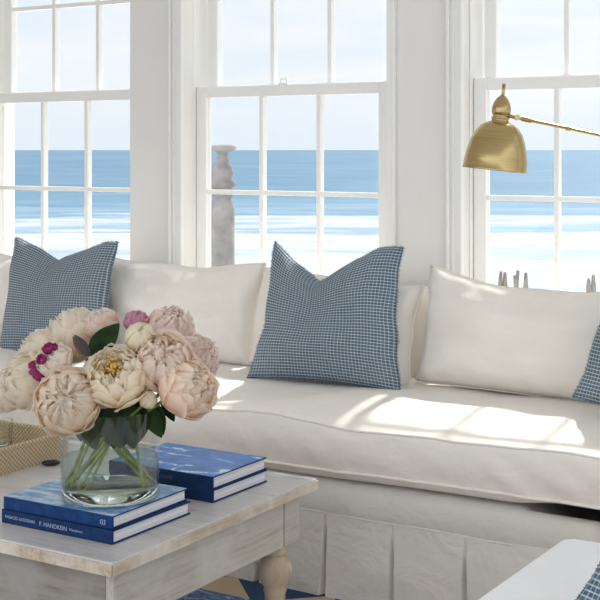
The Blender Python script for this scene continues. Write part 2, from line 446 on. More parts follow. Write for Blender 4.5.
# ------------------------------------------------------------------ soft furnishings
def pillow_bm(w, h, T, n=28, taper=0, shear=0, pinch=.06, chop=0.0, seed=0, crease=.006, fold=.0, sag=0, uvn=True, puff=.5, chopx=0, chopw=.85):
    bm = bmesh.new(); uvl = bm.loops.layers.uv.new('UVMap'); grid = {}
    off = V((seed*7.3, seed*3.1, 0))
    def P(i, j, side):
        u = -1+2*i/n; v = -1+2*j/n
        u = math.copysign(abs(u)**.88, u); v = math.copysign(abs(v)**.88, v)
        e = max(0, (1-abs(u)**2.3))*max(0, (1-abs(v)**2.3))
        f = e**puff
        x = w/2*u*(1-pinch*(1-v*v)); z = h/2*v*(1-pinch*.8*(1-u*u))
        vv = (v+1)/2; uc = u - chopx
        z -= chop*max(0, 1-abs(uc)/chopw)**1.15*vv**2.5*(1)
        f *= 1-.45*(chop > 0)*math.exp(-(uc/.13)**2)*vv**3
        z -= sag*vv**2*math.sin(PI*(u+1)/2)
        y = side*T/2*f
        x = x*(1-taper*(v+1)/2) + shear*(v+1)/2
        nn = noise.noise(V((u*1.6, v*1.6, side*2)) + off); n2 = noise.noise(V((u*4.5, v*3, side*3)) + off)
        y += side*(nn*.22*T*f + n2*crease*(.3+f))
        k = (1-abs(u))*0 + math.exp(-((1-abs(u))/.2)**2) + math.exp(-((1-abs(v))/.2)**2)
        y += side*crease*.7*k*f**.5*math.sin(24*(u+v*.3)+seed*2+3*nn)
        z += noise.noise(V((u*2.2, side*0, seed*1.7)))*.012*max(0, v); x += noise.noise(V((v*2.2, 5, seed*1.7)))*.010*abs(u)
        return V((x, y, z))
    for side in (-1, 1):
        for i in range(n+1):
            for j in range(n+1):
                edge = i in (0, n) or j in (0, n)
                key = (i, j, 0 if edge else side)
                if key in grid: continue
                grid[key] = bm.verts.new(P(i, j, side))
    g = lambda i, j, s: grid[(i, j, 0 if (i in (0, n) or j in (0, n)) else s)]
    for side in (-1, 1):
        for i in range(n):
            for j in range(n):
                ij = [(i, j), (i+1, j), (i+1, j+1), (i, j+1)]
                if side > 0: ij = ij[::-1]
                f = bm.faces.new([g(a, b, side) for a, b in ij]); f.smooth = True
                for l, (a, b) in zip(f.loops, ij):
                    uu = -1+2*a/n; ww = -1+2*b/n
                    l[uvl].uv = ((math.copysign(abs(uu)**.88, uu)+1)/2, (math.copysign(abs(ww)**.88, ww)+1)/2)
    edge = [grid[(i, 0, 0)].co.copy() for i in range(n)] + [grid[(n, j, 0)].co.copy() for j in range(n)] + \
           [grid[(i, n, 0)].co.copy() for i in range(n, 0, -1)] + [grid[(0, j, 0)].co.copy() for j in range(n, 0, -1)]
    return bm, edge

def throw_pillow(name, w, h, T, loc, rot, label, mat='check', seed=1, chop=.11, group=None, chopx=0, fr=1.0, **kw):
    t = thing(name, loc, rot=rot, label=label, cat='pillow', group=group)
    bm, edge = pillow_bm(w, h, T, n=44, chop=chop, seed=seed, chopx=chopx, **kw)
    for v in bm.verts: v.co.z += h/2
    finish(bm, 'pillow_cover', M[mat], t, smooth=True)
    # frayed fringe: short tufts all round the seam
    fb = bmesh.new(); rnd = random.Random(seed); N = len(edge)
    for k in range(N):
        a, b = edge[k], edge[(k+1) % N]
        for q in range(5):
            p = a.lerp(b, (q+rnd.random())/5) + V((0, rnd.uniform(-.003, .003), h/2))
            d = V((b-a).cross(V((0, 1, 0)))).normalized()
            if d.dot(V((p.x, 0, p.z-h/2))) < 0: d = -d
            d = (d + V((rnd.uniform(-.6, .6), rnd.uniform(-.7, .7), rnd.uniform(-.6, .6)))).normalized()
            L = rnd.uniform(.005, .009)*fr; s = V((b-a)).normalized()*.0016
            y = V((0, .0012, 0))
            q0 = [fb.verts.new(x) for x in (p-s-y-d*.004, p+s-y-d*.004, p+y-d*.004)]; tip = fb.verts.new(p+d*L)
            for i in range(3): fb.faces.new((q0[i], q0[(i+1) % 3], tip))
            fb.faces.new(q0[::-1])
    finish(fb, 'fringe', M['fringe'], t)
    return t

# sofa
sofa = thing('sofa', (-2.7, 3.7, 0), label='long white slipcovered sofa with a bench seat and pleated skirt, under the windows', cat='sofa')
def S(bm, name, mat, smooth=False, **kw):
    return finish(bm, name, mat, sofa, loc=(2.7, -3.7, 0), smooth=smooth, **kw)
SX0, SX1 = -4.25, -1.10
# upholstered base: slightly bulging front band
b = bmesh.new(); NX = 70
def sweep(b, prof, x0, x1, nx, fn=None, capends=True):
    rings = []
    for i in range(nx+1):
        x = x0+(x1-x0)*i/nx
        rings.append([b.verts.new(fn(x, y, z) if fn else (x, y, z)) for y, z in prof])
    m = len(prof)
    for A, B in zip(rings, rings[1:]):
        for k in range(m): b.faces.new((A[k], B[k], B[(k+1) % m], A[(k+1) % m]))
    if capends:
        b.faces.new(rings[0]); b.faces.new(rings[-1][::-1])
    return recalc(b)
def fbase(x, y, z):
    nn = noise.noise(V((x*1.5, z*6, 3)))
    if z > .32: z -= (.0 if y < 3.28 else .06)*sm(-1.31, -1.23, x)
    return (x, y + (.006*nn if y < 3.4 else 0), z + (.003*noise.noise(V((x*3, 0, 9))) if y < 3.4 else 0))
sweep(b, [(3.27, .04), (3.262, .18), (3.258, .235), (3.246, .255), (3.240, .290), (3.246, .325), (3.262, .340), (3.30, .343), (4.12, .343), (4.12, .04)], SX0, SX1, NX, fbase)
S(b, 'base', M['linen_shaded'], True)
# skirt with inverted box pleats
b = bmesh.new(); pleats = [-4.01, -3.775, -3.54, -3.31, -3.08, -2.85, -2.62, -2.39, -2.158, -1.927, -1.706, -1.481, -1.243]
top, bot = [], []
xs_ = [SX0]
path = [(SX0, 0, 0)]
for px in pleats: path += [(px-.05, 0, 0), (px-.007, -.003, 1), (px-.004, .020, 2), (px+.004, .020, 2), (px+.008, -.002, 1), (px+.05, 0, 0)]
path += [(SX1+.005, 0, 0)]
NZ = 8; rows = []
for k in range(NZ+1):
    f = k/NZ; z = .245 - .237*f; r = []
    for i, (x, dy, c) in enumerate(path):
        spread = (.006*f if c == 1 else 0)*(-1 if i and path[i-1][2] == 0 else 1)
        yy = 3.252 + dy*min(1, f*2.2) - .014*f + .006*noise.noise(V((x*3.1, f*1.5, 0))) + .004*noise.noise(V((x*11, f*3, 2)))
        r.append(b.verts.new((x + spread + .006*f*noise.noise(V((x*9, f*2, 7))), yy, z)))
    rows.append(r)
for A, B in zip(rows, rows[1:]):
    for i in range(len(path)-1): b.faces.new((A[i], B[i], B[i+1], A[i+1]))
sk = S(b, 'skirt', M['linen_shaded'])
sld = sk.modifiers.new('thick', 'SOLIDIFY'); sld.thickness = .004; sld.offset = 1
b = bmesh.new(); tube(b, [(SX0+ (SX1-SX0)*i/60, 3.250+.002*math.sin(i*1.7), .246+.0015*math.sin(i*.9)) for i in range(61)], .0035, 6)
S(b, 'skirt_piping', M['linen_shaded'], True)
# back and arm
def soft_box(x0, x1, y0, y1, z0, z1, r):
    bm = boxes((x0, x1, y0, y1, z0, z1)); bmesh.ops.bevel(bm, geom=bm.edges[:], offset=r, segments=4, profile=.5, affect='EDGES')
    for f in bm.faces: f.smooth = True
    return bm
S(soft_box(SX0, -.90, 4.13, 4.34, .02, .80, .04), 'back', M['linen'], True)
S(soft_box(-1.005, -.86, 3.28, 4.128, .02, .62, .045), 'arm', M['linen'], True)
S(soft_box(SX0-.20, SX0+.008, 3.24, 4.34, .02, .62, .045), 'arm', M['linen'], True)
S(soft_box(-1.101, -1.008, 3.235, 4.12, .01, .372, .02), 'arm_front', M['linen'], True)
# bench seat cushion
b = bmesh.new()
cp = []
def arc(cy, cz, r, a0, a1, k): return [(cy+r*math.cos(math.radians(a0+(a1-a0)*i/k)), cz+r*math.sin(math.radians(a0+(a1-a0)*i/k))) for i in range(k+1)]
cp += arc(3.265, .380, .034, 270, 180, 4)
cp += [(3.222, .41), (3.217, .44), (3.220, .47)]
cp += arc(3.255, .487, .030, 175, 95, 4)
cp += [(3.32, .524), (3.42, .532), (3.55, .535), (3.7, .534), (3.85, .53), (4.0, .52), (4.09, .50), (4.11, .46), (4.11, .40), (4.09, .348), (3.6, .346)]
def fcush(x, y, z):
    n1 = noise.noise(V((x*2.0, y*2.5, z*2))); n2 = noise.noise(V((x*6, y*5, z*5+4)))
    if z > .49: 
        z += .014*n1 + .008*n2
        z += .008*math.exp(-((y-3.36)/.10)**2)*noise.noise(V((x*4.5+y*6, 1.7, y*2)))*1.6
        z += .010*math.exp(-((y-3.40)/.13)**2)*noise.noise(V((x*11-y*9, 5.2, 0)))*1.3
    elif y < 3.3:
        fz = math.sin(PI*max(0, min(1, (z-.35)/.15)))
        y += fz*(.005*n1 + .015*noise.noise(V((x*9+z*14, 2, z*3))) + .013*noise.noise(V((x*20+z*26, 8, z*3))))
    if z < .44: z += .010*sm(-2.1, -1.45, x)*sm(.44, .36, z) + (.015*sm(-1.36, -1.20, x)*sm(.372, .350, z))
    z += .003*noise.noise(V((x*3, 0, 0)))
    e = sm(SX0, SX0+.06, x)*sm(-1.015, -1.06, x)
    z = .43 + (z-.43)*(.82+.18*e)
    return (x, y + (.008*(1-e) if y < 3.5 else 0), z)
sweep(b, cp, SX0+.01, -1.015, 210, fcush)
sc = S(b, 'seat_cushion', M['linen'], True)
for nm, (py, pz) in (('cushion_piping', (3.236, .511)), ('cushion_piping', (3.232, .376))):
    b = bmesh.new(); pts = []
    for i in range(201):
        x = SX0+.015 + (-1.02-SX0-.015)*i/200
        X_, Y_, Z_ = fcush(x, py, pz); Z_ += -.002
        pts.append((X_, Y_-.0015, Z_))
    tube(b, pts, .0048, 7)
    pp = finish(b, nm, M['linen'], sc, smooth=True)

# loose back cushions
def back_cushion(x0, x1, ztop, seed, ybot=3.86, lean=.21, T=.23, rz=0, sag=.02, pinch=.045, z0=.523, ry=0):
    w = x1-x0; h = (ztop-z0)/math.cos(lean)
    bm, edge = pillow_bm(w, h, T, n=40, pinch=pinch, seed=seed, crease=.008, sag=sag, puff=.42)
    for v in bm.verts: v.co.z += h/2
    o = finish(bm, 'back_cushion', M['linen'], sofa, smooth=True)
    o.location = ((x0+x1)/2+2.7, ybot-3.7, z0); o.rotation_euler = (-lean, ry, rz)
    b = bmesh.new(); pts = [e + V((0, 0, h/2)) for e in edge]
    tube(b, pts+[pts[0]], .0042, 6, cap=False)
    finish(b, 'piping', M['linen'], o, smooth=True)
    return o
back_cushion(-4.06, -3.31, .885, 4)
back_cushion(-3.33, -2.585, .885, 5)
back_cushion(-2.60, -1.950, .865, 6, ybot=3.84, rz=-.04, sag=.01, ry=.045)
back_cushion(-1.935, -1.14, .905, 8, ybot=3.86, lean=.20, sag=.048, rz=.03, ry=.035)

throw_pillow('throw_pillow', .50, .455, .17, (-3.380, 3.66, .517), (-.22, 0, .05), 'blue checked throw pillow behind the peonies, at the left end of the sofa', seed=2, chop=.075, chopx=-.06)
throw_pillow('throw_pillow', .545, .47, .18, (-2.180, 3.66, .528), (-.20, .02, .14), 'blue checked throw pillow with a chopped top, standing alone in mid sofa', seed=3, chop=.12, chopx=-.22, taper=.15, shear=.006, pinch=.085)
throw_pillow('throw_pillow', .52, .50, .18, (-1.062, 3.61, .53), (-.25, .20, -.10), 'blue checked throw pillow cut by the right edge of the photo, on the sofa', seed=4, chop=.06)

# ------------------------------------------------------------------ upholstered seat at lower right
ch = thing('slipper_chair', (-.55, 2.33, 0), label='white upholstered seat in the bottom right corner, in front of the sofa', cat='chair')
b = soft_box(-.465, .46, -.44, .40, .30, .462, .035)
for v in b.verts:
    v.co.z += .006*noise.noise(v.co*5)
M['cotton'] = m_linen('white_cotton', (.90, .90, .90))
finish(b, 'seat_cushion', M['cotton'], ch, smooth=True)
finish(soft_box(-.445, .46, -.43, .38, .03, .302, .02), 'base', M['linen'], ch, smooth=True)
finish(soft_box(.462, .60, -.44, .40, .04, .85, .04), 'backrest', M['linen'], ch, smooth=True)
throw_pillow('throw_pillow', .46, .46, .15, (-.548, 2.105, .467), (-.42, .27, -.12), 'blue checked throw pillow on the white seat in the bottom right corner', mat='check_small', seed=7, chop=0, fr=.3)

# ------------------------------------------------------------------ coffee table
TX, TY = -2.385, 2.477
tb = thing('coffee_table', (TX, TY, 0), label='whitewashed wooden coffee table with turned legs, in front of the sofa', cat='table')
hx, hy = .65, .408
b = bmesh.new()
for k in range(4):
    y0 = -hy + 2*hy*k/4; box(b, -hx, hx, y0+.0006, y0+2*hy/4-.0006, .421, .45)
o = finish(b, 'tabletop', M['tabletop'], tb, bevel=.003)
finish(boxes((hx-.0, hx+.004, -hy, hy, .4215, .4465)), 'end_board_edge', M['edge'], tb, bevel=.0015)
finish(boxes((-hx, hx, -hy-.004, -hy, .4215, .4465)), 'front_board_edge', M['edge'], tb, bevel=.0015)
ax, ay = hx-.028, hy-.038
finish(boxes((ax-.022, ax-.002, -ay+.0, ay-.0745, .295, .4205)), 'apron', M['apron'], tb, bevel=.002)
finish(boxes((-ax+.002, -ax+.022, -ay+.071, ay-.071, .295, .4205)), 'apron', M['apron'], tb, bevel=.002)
finish(boxes((-ax+.071, ax-.0225, -ay+.0, -ay+.020, .295, .4205)), 'apron', M['apron_shaded'], tb, bevel=.002)
finish(boxes((-ax+.071, ax-.071, ay-.022, ay-.002, .295, .4205)), 'apron', M['apron_shaded'], tb, bevel=.002)
lp = [(.0, .297), (.028, .297), (.030, .288), (.034, .279), (.028, .272), (.026, .268), (.036, .258), (.041, .245), (.043, .230), (.041, .214), (.035, .199), (.028, .188), (.030, .180), (.027, .172), (.026, .14), (.026, .125), (0, .125)]
for sx in (-1, 1):
    for sy in (-1, 1):
        cx, cy = sx*(ax-.035), sy*(ay-.035)
        if sy < 0 and sx > 0: cx -= .024; cy += .022
        ys = sorted((cy+sy*.035, cy-sy*.035)); yi = sorted((cy-sy*.036, cy-sy*.088)); bx_ = (cx-.035, cx+.0325) if sx > 0 else (cx-.0325, cx+.035)
        xi = (cx-.035, cx+.010) if sx > 0 else (cx-.010, cx+.035)
        b = boxes((*bx_, *ys, .297, .4205), (*xi, *yi, .297, .4205)); cy -= sy*.030
        box(b, cx-.033, cx+.033, cy-.033, cy+.033, .085, .128)
        lathe(b, lp, 28, (cx, cy, 0)); 
        lathe(b, [(0, .088), (.024, .088), (.030, .07), (.032, .05), (.022, .02), (.020, .012), (0, .012)], 24, (cx, cy, 0))
        lg = finish(b, 'leg', [M['leg'], M['apron']], tb, smooth=False)
        for p in list(lg.data.polygons)[:6]: p.material_index = 1
        for p in lg.data.polygons:
            if len(p.vertices) != 4 or abs(p.normal.z) < .98 and p.area < .0004: p.use_smooth = True
finish(boxes((-ax+.03, ax-.03, -ay+.03, ay-.03, .098, .120)), 'lower_shelf', M['tabletop'], tb, bevel=.003)

# rug
rg = boxes((-4.2, -.3, 1.2, 3.42, .0, .010))
tag(finish(rg, 'rug', M['rug']), 'flat woven rug in navy and tan, under the coffee table', 'rug')

# ------------------------------------------------------------------ books
def text_obj(body, size, parent, loc, rot, mat, name='lettering'):
    cu = bpy.data.curves.new('tmp', 'FONT'); cu.body = body; cu.size = size; cu.extrude = .0002; cu.align_x = 'LEFT'
    tmp = bpy.data.objects.new('tmp', cu); col.objects.link(tmp)
    dg = bpy.context.evaluated_depsgraph_get(); me = bpy.data.meshes.new_from_object(tmp.evaluated_get(dg))
    bpy.data.objects.remove(tmp); bpy.data.curves.remove(cu)
    me.materials.clear(); me.materials.append(mat)
    o = bpy.data.objects.new(name, me); col.objects.link(o); o.parent = parent; o.location = loc; o.rotation_euler = rot
    return o
def book(loc, rz, w, d, h, cover, topmat, label, group, text=None, name='book'):
    """spine along the front (-y) edge; local origin at the middle of the bottom"""
    t = thing(name, loc, rz, label, 'book', group)
    c = .0032; b = bmesh.new()
    box(b, -w/2, w/2, -d/2, d/2, 0, c); box(b, -w/2, w/2, -d/2, d/2, h-c, h)
    box(b, -w/2, w/2, -d/2-.002, -d/2+c, 0, h)
    finish(b, 'cover', cover, t, bevel=.0008)
    finish(boxes((-w/2+.004, w/2-.004, -d/2+c, d/2-.006, c, h-c)), 'pages', M['pages'], t)
    if topmat: finish(boxes((-w/2+.001, w/2-.001, -d/2+.001, d/2-.001, h, h+.0006)), 'jacket_picture', topmat, t)
    if text:
        for body, size, x, z in text: text_obj(body, size, t, (x, -d/2-.0022, z), (PI/2, 0, 0), M['lettering_dim' if body.startswith('THE SEA') else 'lettering'])
    return t
book((-1.978, 2.306, .4505), 0, .326, .280, .030, M['navy'], None, 'navy book lying lowest of the two under the glass vase', 'books under the vase',
     [('PASACIO GOODHIN', .0098, -.152, .012), ('F. HANDKEIN', .0135, -.048, .010), ('Wanderers', .0085, .040, .012)])
book((-1.982, 2.308, .4807), .012, .318, .272, .028, M['navy2'], M['cover_pale'], 'dark blue book with a pale blue cover, directly under the glass vase', 'books under the vase', [('03', .016, .125, .007)])
book((-1.985, 2.668, .4505), 0, .322, .236, .031, M['navy'], None, 'navy book lying under the other book behind the vase', 'books at the table end')
book((-1.987, 2.668, .4817), .004, .322, .236, .031, M['navy'], M['cover_sea'], 'navy book with a sea picture on its cover, on top behind the vase', 'books at the table end', [('THE SEA AND THE SHORE', .012, -.10, .010)])
book((-1.888, 2.585, .1205), 0, .195, .26, .024, M['navy2'], None, 'blue book lying lowest on the shelf under the coffee table', 'books on the lower shelf')
book((-1.886, 2.587, .1452), 0, .195, .256, .024, M['navy2'], M['cover_foam'], 'blue and white patterned book on top, on the shelf under the coffee table', 'books on the lower shelf')

# ------------------------------------------------------------------ tray with glassware
tr = thing('woven_tray', (-2.70, 2.52, .4505), label='woven seagrass tray at the left of the coffee table', cat='tray')
tw, td, th, tt = .25, .225, .062, .012
def wall_sweep(pts, th, tt):
    bm = bmesh.new(); n = len(pts); r = []
    for i, p in enumerate(pts):
        p = V(p); d1 = (V(pts[(i+1) % n])-p).normalized(); d0 = (p-V(pts[i-1])).normalized()
        nn = V((d0.y+d1.y, -d0.x-d1.x, 0)).normalized()
        r.append([bm.verts.new(q) for q in (p, p+V((0, 0, th)), p-nn*tt+V((0, 0, th)), p-nn*tt)])
    for i in range(n):
        A, B = r[i], r[(i+1) % n]
        for k in range(4): bm.faces.new((A[k], B[k], B[(k+1) % 4], A[(k+1) % 4]))
    return recalc(bm)
corners = []
for cx, cy, a0 in ((tw-.02, td-.02, 0), (-tw+.02, td-.02, 90), (-tw+.02, -td+.02, 180), (tw-.02, -td+.02, 270)):
    for k in range(5):
        a = math.radians(a0+90*k/4); corners.append((cx+.02*math.cos(a), cy+.02*math.sin(a), 0))
finish(wall_sweep(corners, th, tt), 'rim', M['weave'], tr)
b = bmesh.new(); pts = [V(c)+V((0, 0, th)) for c in corners]; pts = [p*1 for p in pts]
tube(b, [V((p.x*.975, p.y*.975, p.z)) for p in pts+[pts[0]]], .0075, 8, cap=False); finish(b, 'rolled_edge', M['weave'], tr, smooth=True)
finish(boxes((-tw+.008, tw-.008, -td+.008, td-.008, 0.0, .008)), 'tray_bottom', M['weave'], tr)
# crystal tumbler and napkins in the tray
def tumbler(loc, r, h, label):
    t = thing('crystal_tumbler', loc, label=label, cat='glass', group='crystal glasses in the tray')
    b = bmesh.new(); n = 24; prof = [(0, 0), (r*.80, 0), (r*.84, .004), (r, h), (r*.93, h), (r*.78, .014), (0, .012)]
    lathe(b, prof, n)
    for v in b.verts:
        rr = math.hypot(v.co.x, v.co.y)
        if rr > r*.79 and v.co.z < h*.8:
            k = round(math.atan2(v.co.y, v.co.x)/(2*PI/n)) % 2
            if k: v.co.x *= .95; v.co.y *= .95
    finish(recalc(b), 'bowl', M['glass'], t)
tumbler((-2.625, 2.655, .4592), .030, .085, 'clear crystal tumbler in the woven tray, nearest the vase')
tumbler((-2.655, 2.585, .4592), .030, .085, 'clear crystal tumbler in the woven tray, behind and left of the other')
b = bmesh.new()
for k in range(3): box(b, -.06+.002*k, .06-.003*k, -.06, .06-.004*k, .005*k, .005*k+.0045)
def m_stripe():
    m, nt, out = newmat('striped_napkin'); p = principled(nt, out, None, .9)
    tc = nt.nodes.new('ShaderNodeTexCoord'); sp = nt.nodes.new('ShaderNodeSeparateXYZ'); nt.links.new(tc.outputs['Object'], sp.inputs[0])
    s = math_(nt, 'SINE', math_(nt, 'MULTIPLY', sp.outputs[1], 2*PI/.022))
    nt.links.new(ramp(nt, math_(nt, 'ADD', math_(nt, 'MULTIPLY', s, .5), .5), [(.45, (.06, .06, .07)), (.55, (.62, .58, .50))]), p.inputs['Base Color']); return m
np_ = finish(b, 'folded_napkins', m_stripe(), loc=(-2.555, 2.62, 0), bevel=.001)
np_.location = (-2.60, 2.655, .4592); np_.rotation_euler = (0, 0, .3)
for v in np_.data.vertices: v.co.y *= .6; v.co.x *= .9
tag(np_, 'dark striped folded napkins lying in the woven tray by its far side', 'napkin')
np_.location.y = 2.665; np_.location.x = -2.53
# eyeglass case
b = bmesh.new(); bmesh.ops.create_uvsphere(b, u_segments=20, v_segments=12, radius=1)
for v in b.verts:
    v.co.x *= .026; v.co.y *= .012; v.co.z = v.co.z*.008+.008
o = finish(b, 'eyeglass_case', M['black'], loc=(-2.412, 2.622, .4505), smooth=True, rot=(0, 0, .75))
tag(o, 'small black oval case lying on the table between tray and vase', 'case')

# ------------------------------------------------------------------ vase
VC = V((-1.937, 2.302, .5100)); VR = .1135
va = thing('glass_vase', VC, label='clear glass cylinder vase half filled with water, on the stacked books', cat='vase')
finish(recalc(lathe(bmesh.new(), [(0, 0), (VR-.006, 0), (VR-.001, .003), (VR, .008), (VR, .199), (VR-.0015, .2005), (VR-.003, .199), (VR-.0035, .026), (VR-.009, .020), (0, .0195)], 72)), 'vase_body', M['thin'], va, smooth=True)
finish(recalc(lathe(bmesh.new(), [(0, .001), (VR-.006, .001), (VR-.0045, .010), (VR-.0045, .017), (VR-.010, .0192), (0, .0192)], 72)), 'thick_bottom', M['glass'], va, smooth=True)
finish(recalc(lathe(bmesh.new(), [(0, .0200), (VR-.0095, .0205), (VR-.0040, .0265), (VR-.0038, .088), (0, .088)], 72)), 'water', M['water'], va, smooth=True)

# ------------------------------------------------------------------ peonies
def petal(bm, colL, n_axis, tx, ty, c, R, az, W, th0, th1, flare, ruf, rng, nu=6, nv=7):
    g = []; ph = rng.uniform(0, 9)
    D = lambda th: -n_axis*math.cos(th)
    for j in range(nv+1):
        v = j/nv; row = []
        for i in range(nu+1):
            u = -1+2*i/nu
            th = math.radians(th0+(th1-th0)*v*(1-.13*u*u*v))
            side = tx*math.cos(az)+ty*math.sin(az); tan = -tx*math.sin(az)+ty*math.cos(az)
            d = -n_axis*math.cos(th) + side*math.sin(th)
            wv = W*(math.sin(PI*(.10+.70*v)))**.7
            d = (d + tan*u*wv*(.45+.55*max(.2, math.sin(th)))).normalized()
            r = R*(1 + flare*v**3 + .06*abs(u)**2*v)
            r += R*ruf*v*v*(math.sin(5*u+ph)*.5 + noise.noise(V((u*2.2, v*2.5, ph)))*1.1)
            p = c + d*r + n_axis*(R*ruf*.5*v**3*math.sin(7*u+ph*2))
            row.append(bm.verts.new(p))
        g.append(row)
    for j in range(nv):
        for i in range(nu):
            f = bm.faces.new((g[j][i], g[j][i+1], g[j+1][i+1], g[j+1][i])); f.smooth = True
            for l, jj, in zip(f.loops, (j, j, j+1, j+1)):
                k = jj/nv; l[colL] = (k, k, k, 1)
def leaf_bm(base, dirv, L, W, bend, roll=0, fold=.15):
    bm = bmesh.new(); d = V(dirv).normalized(); s = d.cross(V((.527, -.850, .25)))
    if s.length < .1: s = V((1, 0, 0))
    s.normalize(); s.rotate(Matrix.Rotation(roll, 3, d)); nrm = s.cross(d); g = []
    for j in range(11):
        v = j/10; w = W/2*(math.sin(PI*min(1, v*.97+.02))**.8)*(1-.25*v)
        c = V(base)+d*L*v + nrm*(-bend*L*v*v)
        g.append([bm.verts.new(c + s*w*q + nrm*(abs(q)*fold*w)) for q in (-1, -.5, 0, .5, 1)])
    for a, b in zip(g, g[1:]):
        for i in range(4):
            f = bm.faces.new((a[i], a[i+1], b[i+1], b[i])); f.smooth = True
    return bm
def peony(pos, R, kind, label, seed, stem_at, leaves=(), axis=None, group='peonies in the glass vase'):
    rng = random.Random(seed); pos = V(pos)
    t = thing('peony', pos, label=label, cat='flower', group=group)
    ax_ = V(axis).normalized() if axis else (pos - V((-1.94, 2.36, .70))).normalized()
    ax_ = (ax_ + V((.14, -.26, .10))*1.3).normalized() if not axis else ax_
    tx = ax_.orthogonal().normalized(); ty = ax_.cross(tx)
    bm = bmesh.new(); cl = bm.loops.layers.color.new('along')
    c0 = V((0, 0, 0)); az0 = rng.uniform(0, 6)
    if kind in ('bud', 'budsmall'):
        L = [(5, 1.0, .75, 10, 165, -.10, .05), (5, .94, .75, 10, 172, -.1, .06), (5, .85, .7, 20, 176, 0, .08)]
    elif kind == 'open':
        L = [(7, 1.02, .62, 15, 98, .12, .07), (7, .98, .62, 15, 112, .04, .07), (8, .90, .58, 18, 124, .0, .09), (8, .80, .52, 25, 132, 0, .12), (9, .66, .46, 35, 140, 0, .18), (9, .50, .46, 40, 145, .1, .22)]
    elif kind in ('pink', 'mag'):
        L = [(7, 1.0, .60, 15, 110, .05, .12), (8, .96, .52, 15, 128, 0, .16), (9, .90, .45, 20, 142, 0, .22), (10, .84, .40, 25, 155, .02, .26), (11, .76, .36, 35, 168, .05, .30), (9, .66, .34, 40, 176, .1, .3)]
    elif kind == 'beige':
        L = [(6, 1.03, .75, 12, 104, .04, .05), (6, .99, .72, 12, 122, 0, .06), (7, .93, .62, 18, 142, -.03, .10), (8, .86, .50, 25, 156, 0, .16), (9, .80, .42, 35, 166, .04, .20), (9, .70, .36, 40, 174, .08, .25), (7, .58, .34, 50, 178, .1, .3)]
    else:
        L = [(6, 1.03, .75, 12, 100, .08, .06), (6, .99, .72, 12, 120, .02, .07), (7, .93, .66, 18, 138, -.02, .09), (8, .85, .56, 25, 152, 0, .13), (8, .76, .46, 35, 163, .02, .18), (8, .64, .40, 40, 170, .05, .22)]
    big = R > .03
    for li, (n, rr, W, t0, t1, fl, rf) in enumerate(L):
        for k in range(n):
            az = az0 + 2*PI*(k+rng.uniform(-.2, .2))/n + li*.7
            petal(bm, cl, ax_, tx, ty, c0, R*rr*rng.uniform(.97, 1.04), az, W*rng.uniform(.9, 1.1), t0, t1*rng.uniform(.94, 1.03), fl*rng.uniform(.5, 1.6), rf, rng, 7 if big else 4, 8 if big else 5)
    # packed heart of the flower, so that no gap opens at its middle
    if kind not in ('bud', 'budsmall', 'open'):
        for k in range(16):
            dd = (ax_ + tx*rng.uniform(-.75, .75) + ty*rng.uniform(-.75, .75)).normalized()
            a2 = dd.orthogonal().normalized(); b2 = dd.cross(a2)
            for q in range(3): petal(bm, cl, dd, a2, b2, dd*R*rng.uniform(.38, .52), R*rng.uniform(.22, .36), q*2.1+k, .9, 30, 150, .1, .30, rng, 4, 5)
    else:
        for q in range(5): petal(bm, cl, ax_, tx, ty, c0, R*.42 if kind == 'open' else R*.80, q*1.3, .9, 10, 150 if kind == 'open' else 179, 0, .15, rng, 5, 6)
    finish(bm, 'petals', PET[kind], t, smooth=True)
    if kind == 'open':
        b = bmesh.new()
        for k in range(70):
            a = rng.uniform(0, 2*PI); q = rng.uniform(0, .42)*R; d = tx*math.cos(a)+ty*math.sin(a)
            p0 = -ax_*R*.25 + d*q*.4; p1 = ax_*R*rng.uniform(.25, .48) + d*q
            tube(b, [p0, p1, p1+ax_*.003], [.0008, .0009, .0022], 5)
        finish(b, 'stamens', M['stamen'], t, smooth=True)
    if kind == 'magwhite':
        b = bmesh.new(); cl = b.loops.layers.color.new('along')
        for d, s in (((-.75, -.35, -.45), .55), ((-.55, -.5, -.75), .5), ((.1, -.45, .80), .36), ((.0, -.85, .25), .3), ((.30, -.3, .95), .3)):
            dd = V(d).normalized(); a2 = dd.orthogonal().normalized(); b2 = dd.cross(a2); cc = dd*R*.95
            for k in range(7): petal(b, cl, dd, a2, b2, cc, R*s*rng.uniform(.7, 1), k*.9, .6, 20, 140, .1, .2, rng, 4, 4)
        finish(b, 'magenta_petals', M['magenta'], t, smooth=True)['label'] = 'deep magenta petal tips'
    # stem: from under the bloom into the vase mouth and down to the glass bottom
    a, rad = stem_at
    hd = V((pos.x-VC.x, pos.y-VC.y, 0)); 
    neck = V((VC.x, VC.y, .685)) + hd*min(1, .050/max(hd.length, .001))
    foot = V((VC.x+(rad+.004)*math.cos(a), VC.y+(rad+.004)*math.sin(a), .536))
    p = smoothpath([pos - ax_*R*.75, (pos-ax_*R*1.0)*.5 + neck*.5 + V((0, 0, -.004)), neck, neck*.5+foot*.5+V((rng.uniform(-.008, .008), rng.uniform(-.008, .008), 0)), foot], 5)
    b = bmesh.new(); tube(b, [q-pos for q in p], .0042 if big else .003, 7)
    finish(b, 'stem', M['stem'], t, smooth=True)
    for lf in leaves:
        base, d, Ln, Wd, bend, roll = lf[:6]; mt = lf[6] if len(lf) > 6 else 'leaf'
        finish(leaf_bm(V(base)-pos, d, Ln, Wd, bend, roll), 'leaf', M[mt], t, smooth=True)
    return t
